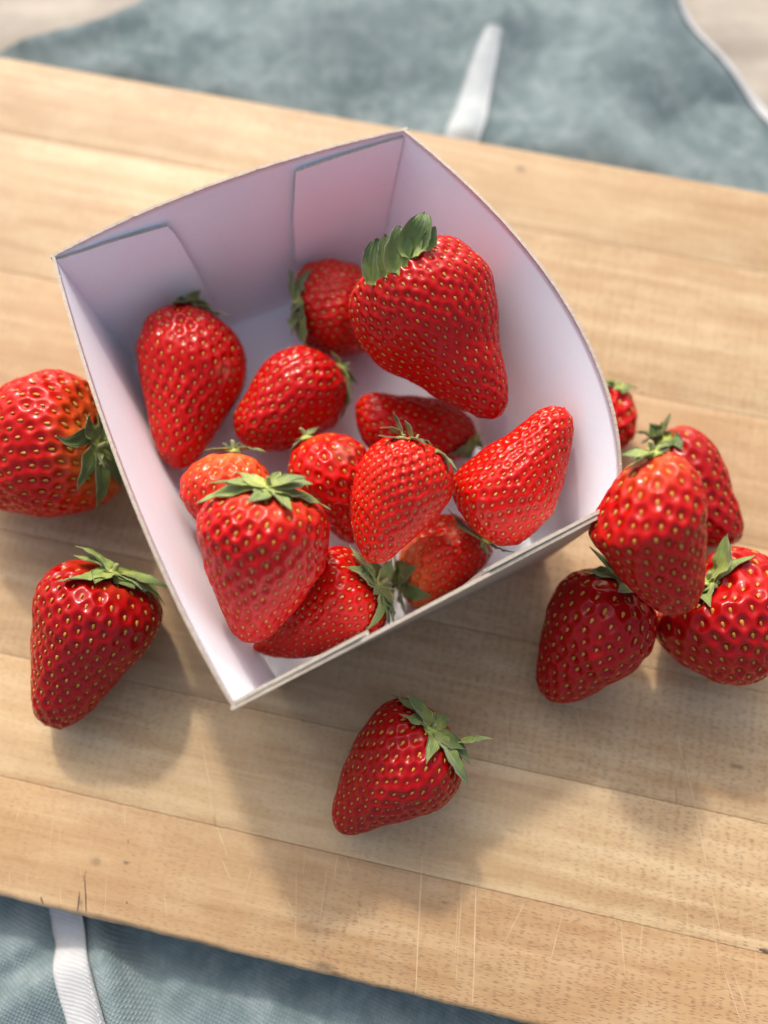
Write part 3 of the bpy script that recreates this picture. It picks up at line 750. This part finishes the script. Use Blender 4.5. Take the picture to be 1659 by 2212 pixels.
RIPE_AND_SHADE = {4: (.86, .8, .9), 14: (.72, .6, .85), 15: (.66, .5, .8), 19: (.66, .5, .8), 17: (.64, .6, 1), 20: (.74, .6, .85), 16: (.86, .9, .9), 3: (.85, .9, 1), 8: (1.04, 1.7, .9), 9: (1.0, 1.3, .9), 13: (1.02, 1.6, .9), 2: (.92, .8, 1), 1: (.9, .8, .9), 11: (.84, .8, .9), 12: (1, 1.3, .9)}  # ripeness tints; the darkest board berries also carry shade in their colour
LEAF = {4: (.62, .70, .62), 13: (.72, .78, .75), 14: (1.2, 1.2, 1.0), 10: (1.25, 1.2, 1.1), 16: (1.15, 1.15, 1), 20: (1.15, 1.15, 1), 19: (.75, .8, .85), 8: (.8, .75, .8), 3: (.7, .75, .7), 9: (.6, .65, .6), 17: (.7, .8, .6)}
def make_strawberry(i, b):
    rg = np.random.default_rng(100 + i)
    sharp = i not in (2, 3, 5, 6, 17, 18)
    nv, nt = (132, 264) if sharp else (100, 200)
    s, pts, nn, mid, rad = profile(b, nv)
    la, lb = LAM[i]
    lam = la + (lb - la) * s
    N = RT * nn[0] - UP * nn[1]
    P = np.array([at_depth(p[0] + nn[0] * m, p[1] + nn[1] * m, l) for p, m, l in zip(pts, mid, lam)])
    P0 = np.array([at_depth(p[0], p[1], l) for p, l in zip(pts, lam)])
    A = P0[-1] - P0[0]; LEN = np.linalg.norm(A); A = A / LEN
    N = N - A * (N @ A); N /= np.linalg.norm(N); D = np.cross(A, N)
    R = rad * lam / FOC
    th = np.linspace(0, 2 * np.pi, nt, endpoint=False)
    ph = rg.uniform(0, 6.28, 4)
    S, TH = np.meshgrid(s, th, indexing='ij')
    env = np.sin(np.pi * np.clip(S, 0, 1))
    lobes = 1 + .022 * np.cos(2 * TH + ph[0]) * env + .018 * np.cos(3 * TH + ph[1] + 2 * S) * env + .012 * np.cos(5 * TH + ph[2] - 4 * S) + .010 * np.sin(9 * S * 3 + ph[3] + 2 * np.cos(TH)) * env
    G = P[:, None, :] + (np.cos(TH)[..., None] * N + np.sin(TH)[..., None] * D) * (R[:, None] * lobes)[..., None]
    # normals from the undimpled grid
    dth = np.roll(G, -1, 1) - np.roll(G, 1, 1)
    ds = np.gradient(G, axis=0)
    NR = np.cross(dth, ds); ln = np.linalg.norm(NR, axis=2, keepdims=True); NR = NR / np.maximum(ln, 1e-14)
    radial = G - P[:, None, :]
    if (NR * radial).sum() < 0: NR = -NR
    TS = ds / np.maximum(np.linalg.norm(ds, axis=2, keepdims=True), 1e-14)
    # seeds in a spiral of even density
    k = b['k']; spx = b['sp'] * ZOOM[k][2]
    sp = spx * lam.mean() / FOC
    seg = np.sqrt(np.gradient(P0 @ A) ** 2 + np.gradient(R) ** 2)
    area = np.cumsum(seg * R); area = (area - area[0]) / (area[-1] - area[0])
    total = (2 * np.pi * seg * R).sum()
    n = int(total / (.98 * sp * sp))
    q = ((np.arange(n) + .5) / n) ** .88
    ga = np.arange(n) * 2.399963 + rg.uniform(0, 6.28) + rg.normal(0, .05, n)
    q = np.clip(q + rg.normal(0, .12 / n, n), .001, .999)
    fi = np.interp(q, area, np.arange(nv))
    ss = np.interp(fi, np.arange(nv), s)
    keep = (ss > .025) & (ss < .992)
    fi, ga = fi[keep], ga[keep]
    def sample(Q, fi, ga):
        i0 = np.clip(fi.astype(int), 0, nv - 2); f = (fi - i0)[:, None]
        tj = (ga % (2 * np.pi)) / (2 * np.pi) * nt; j0 = tj.astype(int) % nt; g = (tj - tj.astype(int))[:, None]; j1 = (j0 + 1) % nt
        return (Q[i0, j0] * (1 - f) + Q[i0 + 1, j0] * f) * (1 - g) + (Q[i0, j1] * (1 - f) + Q[i0 + 1, j1] * f) * g
    # spread the seeds evenly: neighbours push each other along the surface
    want = sp * (1.22 - .45 * np.interp(fi, np.arange(nv), s))
    step = np.gradient(P0 @ A) + 1e-9
    for it in range(14):
        C, CN, CT = sample(G, fi, ga), sample(NR, fi, ga), sample(TS, fi, ga)
        dv = C[:, None] - C[None]; dl = np.linalg.norm(dv, axis=2); np.fill_diagonal(dl, 9)
        wn_ = np.minimum(want[:, None], want[None]) * 1.12
        push = (dv / dl[..., None] * np.maximum(0, 1 - dl / wn_)[..., None] * wn_[..., None] * .28).sum(1)
        CB = np.cross(CN, CT)
        f0 = np.clip(fi, 0, nv - 1.001)
        rr = np.maximum(np.interp(f0, np.arange(nv), R), sp * .3)
        sl_ = np.interp(f0, np.arange(nv), seg)
        sg = np.sign((CB * np.cross(A[None], C - sample(np.repeat(P[:, None], nt, 1), fi, ga))).sum(1))
        ga = ga + sg * (push * CB).sum(1) / rr
        fi = np.clip(fi + np.clip((push * CT).sum(1) / np.maximum(sl_, 1e-5), -6, 6), .02 * nv, nv * .965)
    ga = ga + rg.normal(0, .10, len(ga)) * sp / np.maximum(np.interp(np.clip(fi, 0, nv - 1.001), np.arange(nv), R), sp)
    SPt, SN, ST = sample(G, fi, ga), sample(NR, fi, ga), sample(TS, fi, ga)
    SN /= np.linalg.norm(SN, axis=1)[:, None]; ST -= SN * (ST * SN).sum(1)[:, None]; ST /= np.linalg.norm(ST, axis=1)[:, None]
    SB = np.cross(SN, ST)
    # local spacing: nearest neighbour among seeds
    dd = np.linalg.norm(SPt[:, None] - SPt[None], axis=2); np.fill_diagonal(dd, 9)
    near = np.sort(dd, 1)[:, :3].mean(1); near = np.clip(near, sp * .6, sp * 1.35)
    flat = G.reshape(-1, 3)
    h = np.zeros(len(flat)); pit = np.zeros(len(flat))
    zone = sum(np.sin(SPt * 1000 @ (rg.normal(0, 1, 3) * .13) + rg.uniform(0, 6.28)) for _ in range(3)) / 3
    depth = .235 * near * np.clip(.85 + .3 * zone + rg.normal(0, .16, len(near)), .35, 1.3)
    for c0 in range(0, len(flat), 6000):
        v = flat[c0:c0 + 6000, None, :] - SPt[None]
        al = (v * ST[None]).sum(2); pr = (v * SB[None]).sum(2); nr = (v * SN[None]).sum(2)
        d2 = (al / 1.22) ** 2 + pr ** 2 + (nr * .8) ** 2
        x = np.sqrt(d2) / near[None]
        g = np.clip((.56 - x) / .46, 0, 1); g = g * g * (3 - 2 * g)
        hh = g
        idx = hh.argmax(1); ar = np.arange(len(idx))
        h[c0:c0 + 6000] = (hh * depth[None]).max(1)
        pit[c0:c0 + 6000] = hh[ar, idx]
    fade = np.clip(np.minimum(S.reshape(-1) / .03, (1 - S.reshape(-1)) / .01), 0, 1)
    X = flat * 1000
    low = sum(np.sin(X @ (rg.normal(0, 1, 3) * f) + rg.uniform(0, 6.28)) * a for f, a in ((.12, .35), (.2, .22), (.35, .12), (.7, .05), (1.3, .02)))
    outv = flat + NR.reshape(-1, 3) * ((-h * fade + .00028 * sp / .0035 * (low))[:, None])
    # end caps
    V = np.concatenate([outv, outv[:nt].mean(0)[None], outv[-nt:].mean(0)[None]])
    c1, c2 = len(outv), len(outv) + 1
    F = grid_faces(nv, nt, wrap=True)
    o_ = (nv - 1) * nt; jj = np.arange(nt)
    caps = np.concatenate([np.stack([np.full(nt, c1), jj, (jj + 1) % nt], 1), np.stack([np.full(nt, c2), o_ + (jj + 1) % nt, o_ + jj], 1)])
    q0 = F[5000]
    if np.cross(V[q0[1]] - V[q0[0]], V[q0[2]] - V[q0[0]]) @ NR.reshape(-1, 3)[q0[0]] < 0:
        F = F[:, ::-1]; caps = caps[:, ::-1]
    base_pt = outv[np.argmin(outv[:, 2])]
    root = empty('strawberry', (float(P0.mean(0)[0]), float(P0.mean(0)[1]), float(base_pt[2])), b['label'], 'strawberry', 'strawberries in the punnet' if i <= 12 else 'strawberries lying on the board')
    fl = mesh_obj('flesh', V, F, M['flesh'], root, tris=caps)
    fl.color = (*RIPE_AND_SHADE.get(i, (1, 1, 1)), 1)
    # pale shoulder
    pe = b['pale']
    sf = np.concatenate([S.reshape(-1), [0, 1]])
    wob = np.concatenate([low, [0, 0]]) * .06
    ext = .05 + .55 * pe
    pale = np.clip((ext - sf + wob) / ext, 0, 1) ** 1.3 * min(1, .35 + 1.6 * pe) if pe > 0 else np.clip((.04 - sf) / .04, 0, 1) * .5
    set_attr(fl, 'pale', pale); set_attr(fl, 'pit', np.concatenate([pit, [0, 0]]))
    if 'scars' in b:
        scv = np.zeros(len(V))
        for (sx_, sy_, sr_) in b['scars']:
            dpx = direction(*zp(k, (sx_, sy_))); tt_ = ((V - CAM) @ dpx) / (dpx @ dpx)
            dist = np.linalg.norm(V - CAM - tt_[:, None] * dpx, axis=1) / (sr_ * ZOOM[k][2] * lam.mean() / FOC)
            facing = np.concatenate([NR.reshape(-1, 3) @ (-dpx), [0, 0]]) > 0
            scv = np.maximum(scv, np.clip(1.3 - dist, 0, 1) * facing)
        set_attr(fl, 'scar', scv)
    # seeds
    size = np.clip(near * .150, sp * .11, sp * .17) * rg.uniform(.78, 1.15, len(near))
    up = -depth * rg.uniform(.72, .95, len(near))
    SV = (SPt + SN * up[:, None])[:, None, :] + (SEED_V[None, :, 0:1] * ST[:, None] * 1.18 + SEED_V[None, :, 1:2] * SB[:, None] * 1.15 + SEED_V[None, :, 2:3] * SN[:, None]) * size[:, None, None]
    SF = (SEED_F[None] + (np.arange(len(SPt)) * len(SEED_V))[:, None, None]).reshape(-1, 3)
    sd = mesh_obj('seeds', SV.reshape(-1, 3), SF, M['seed'], root); sd['kind'] = 'stuff'
    # ---- calyx
    gi = np.arange(0, nv, 2); gi = np.append(gi, nv - 1) if gi[-1] != nv - 1 else gi
    coarse = outv.reshape(nv, nt, 3)[gi][:, ::2]
    cf = grid_faces(len(gi), nt // 2, wrap=True)
    if F[0][0] == grid_faces(nv, nt, wrap=True)[0][3]: cf = cf[:, ::-1]
    bvh = BVHTree.FromPolygons([tuple(v) for v in coarse.reshape(-1, 3)], cf.tolist())
    def cast(px, py):
        d = direction(px, py)
        loc, nor, _, dist = bvh.ray_cast(Vector(CAM), Vector(d).normalized())
        return (np.array(loc), np.array(nor)) if loc is not None else (None, None)
    hubp = None
    if b['hub'] is not None:
        hubp, hubn = cast(*zp(k, b['hub']))
    if hubp is None:
        hubp, hubn = outv[:nt].mean(0), -A
    else:
        hubn = hubn * .5 - A * .6; hubn /= np.linalg.norm(hubn)
    if b.get('erect'): hubp = at_depth(*zp(k, (585, 312)), lam[0] + .006)
    def clear(p, m):
        loc, nor, _, dist = bvh.find_nearest(Vector(p))
        loc, nor = np.array(loc), np.array(nor)
        sd_ = (p - loc) @ nor
        if sd_ < m: return loc + nor * m, nor
        return p, nor
    scl = ZOOM[k][2]
    wid0 = b['w'] * 1.35 * scl * lam[0] / FOC
    # hub: a small fuzzy dome
    t1 = np.cross(hubn, A + np.array([.01, .3, .1])); t1 /= np.linalg.norm(t1); t2 = np.cross(hubn, t1)
    HV, rings = [], 7
    hr = wid0 * .52
    for a in range(rings):
        f = a / (rings - 1); r = hr * math.sin(f * 1.5); z = hr * .5 * (math.cos(f * 1.5) - .15)
        for c in range(14):
            an = c / 14 * 2 * math.pi; rr = r * (1 + rg.normal(0, .06))
            HV.append(hubp + t1 * rr * math.cos(an) + t2 * rr * math.sin(an) + hubn * (z + rg.normal(0, .02) * hr))
    calyx = mesh_obj('calyx', HV, grid_faces(rings, 14, wrap=True, flip=True), M['hub'], root)
    SVv = []                                              # cut stalk stub
    sl = hr * rg.uniform(.7, 1.1); bend = (t1 * rg.normal() + t2 * rg.normal()) * .2
    for a in range(6):
        f = a / 5; r = hr * .24 * (1 + .25 * (1 - f)) * (1 if a < 5 else .55)
        for c in range(10):
            an = c / 10 * 2 * math.pi
            SVv.append(hubp + hubn * (hr * .35 + sl * f) + bend * sl * f * f + (t1 * math.cos(an) + t2 * math.sin(an)) * r)
    Fs = grid_faces(6, 10, wrap=True, flip=True).tolist() + [tuple(range(50, 60))]
    mesh_obj('stalk', SVv, [tuple(f) for f in Fs], M['stalk'], calyx)
    lam_h = (hubp - CAM) @ FW
    for q_ in b['sep']:
        tip_px = zp(k, q_[:2])
        start, wd = hubp + hubn * hr * .15, wid0 * rg.uniform(.8, 1.2)
        if len(q_) >= 4:
            spx_ = zp(k, q_[2:4]); hit, hn = cast(*spx_)
            start = hit + hn * .0004 if hit is not None else at_depth(*spx_, lam_h + .001)
        if len(q_) == 5: wd = q_[4] * scl * lam_h / FOC
        tip, tn = cast(*tip_px)
        if tip is None or b.get('erect'):
            tip = at_depth(*tip_px, lam_h + (rg.uniform(-.002, .002) if len(q_) < 5 else (start - CAM) @ FW - lam_h - .001)); tn = hubn
        else:
            tip = tip + tn * rg.uniform(.0008, .0022)
        m_ = 13
        t = np.linspace(0, 1, m_)[:, None]
        ln_ = np.linalg.norm(tip - start)
        midp = (start + tip) / 2 + hubn * ln_ * rg.uniform(.06, .20)
        PP = start * (1 - t) ** 2 + midp * 2 * t * (1 - t) + tip * t ** 2
        if tip[2] < BOARD_TOP: PP[:, 2] = np.maximum(PP[:, 2], BOARD_TOP + .0006)
        NN = np.zeros_like(PP); twist_ = rg.normal(0, .30, 3)
        for z in range(m_):
            PP[z], nz_ = clear(PP[z], .0005 + .0006 * (z / m_))
            if not b.get('erect'): NN[z] = nz_ * .6 + hubn * .4
            else:
                vw = CAM - PP[z]; NN[z] = vw / np.linalg.norm(vw) + A * .3 + twist_ * (.4 + z / m_)
        cu = rg.uniform(-.06, .20) if not b.get('erect') else rg.uniform(-.15, .15)
        PP = PP + NN / np.linalg.norm(NN, axis=1)[:, None] * (cu * ln_ * np.clip(t - .45, 0, 1) ** 2 * 2.2) + np.cross(tip - start, hubn) * (rg.normal(0, .03 if b.get('erect') else .10) * np.sin(np.pi * t) + rg.normal(0, .05) * np.sin(2 * np.pi * t))
        PP[1:-1] = (PP[:-2] + 2 * PP[1:-1] + PP[2:]) / 4
        ds_ = np.linalg.norm(PP[-1] - PP[0])
        wd = min(wd, ds_ * .75)
        LV, LF, at, ac = leaf_mesh(PP, NN / np.linalg.norm(NN, axis=1)[:, None], wd, rg, .5 if b.get('erect') else .22, .7 if b.get('erect') else 1.15)
        lf = mesh_obj('sepal', LV, LF, M['leaf'], calyx)
        lf.color = (*(np.array(LEAF.get(i, (1, 1, 1))) * rg.uniform(.8, 1.15)), 1)
        set_attr(lf, 'along', at); set_attr(lf, 'across', ac)
    return root
for i in sorted(B):
    make_strawberry(i, B[i])
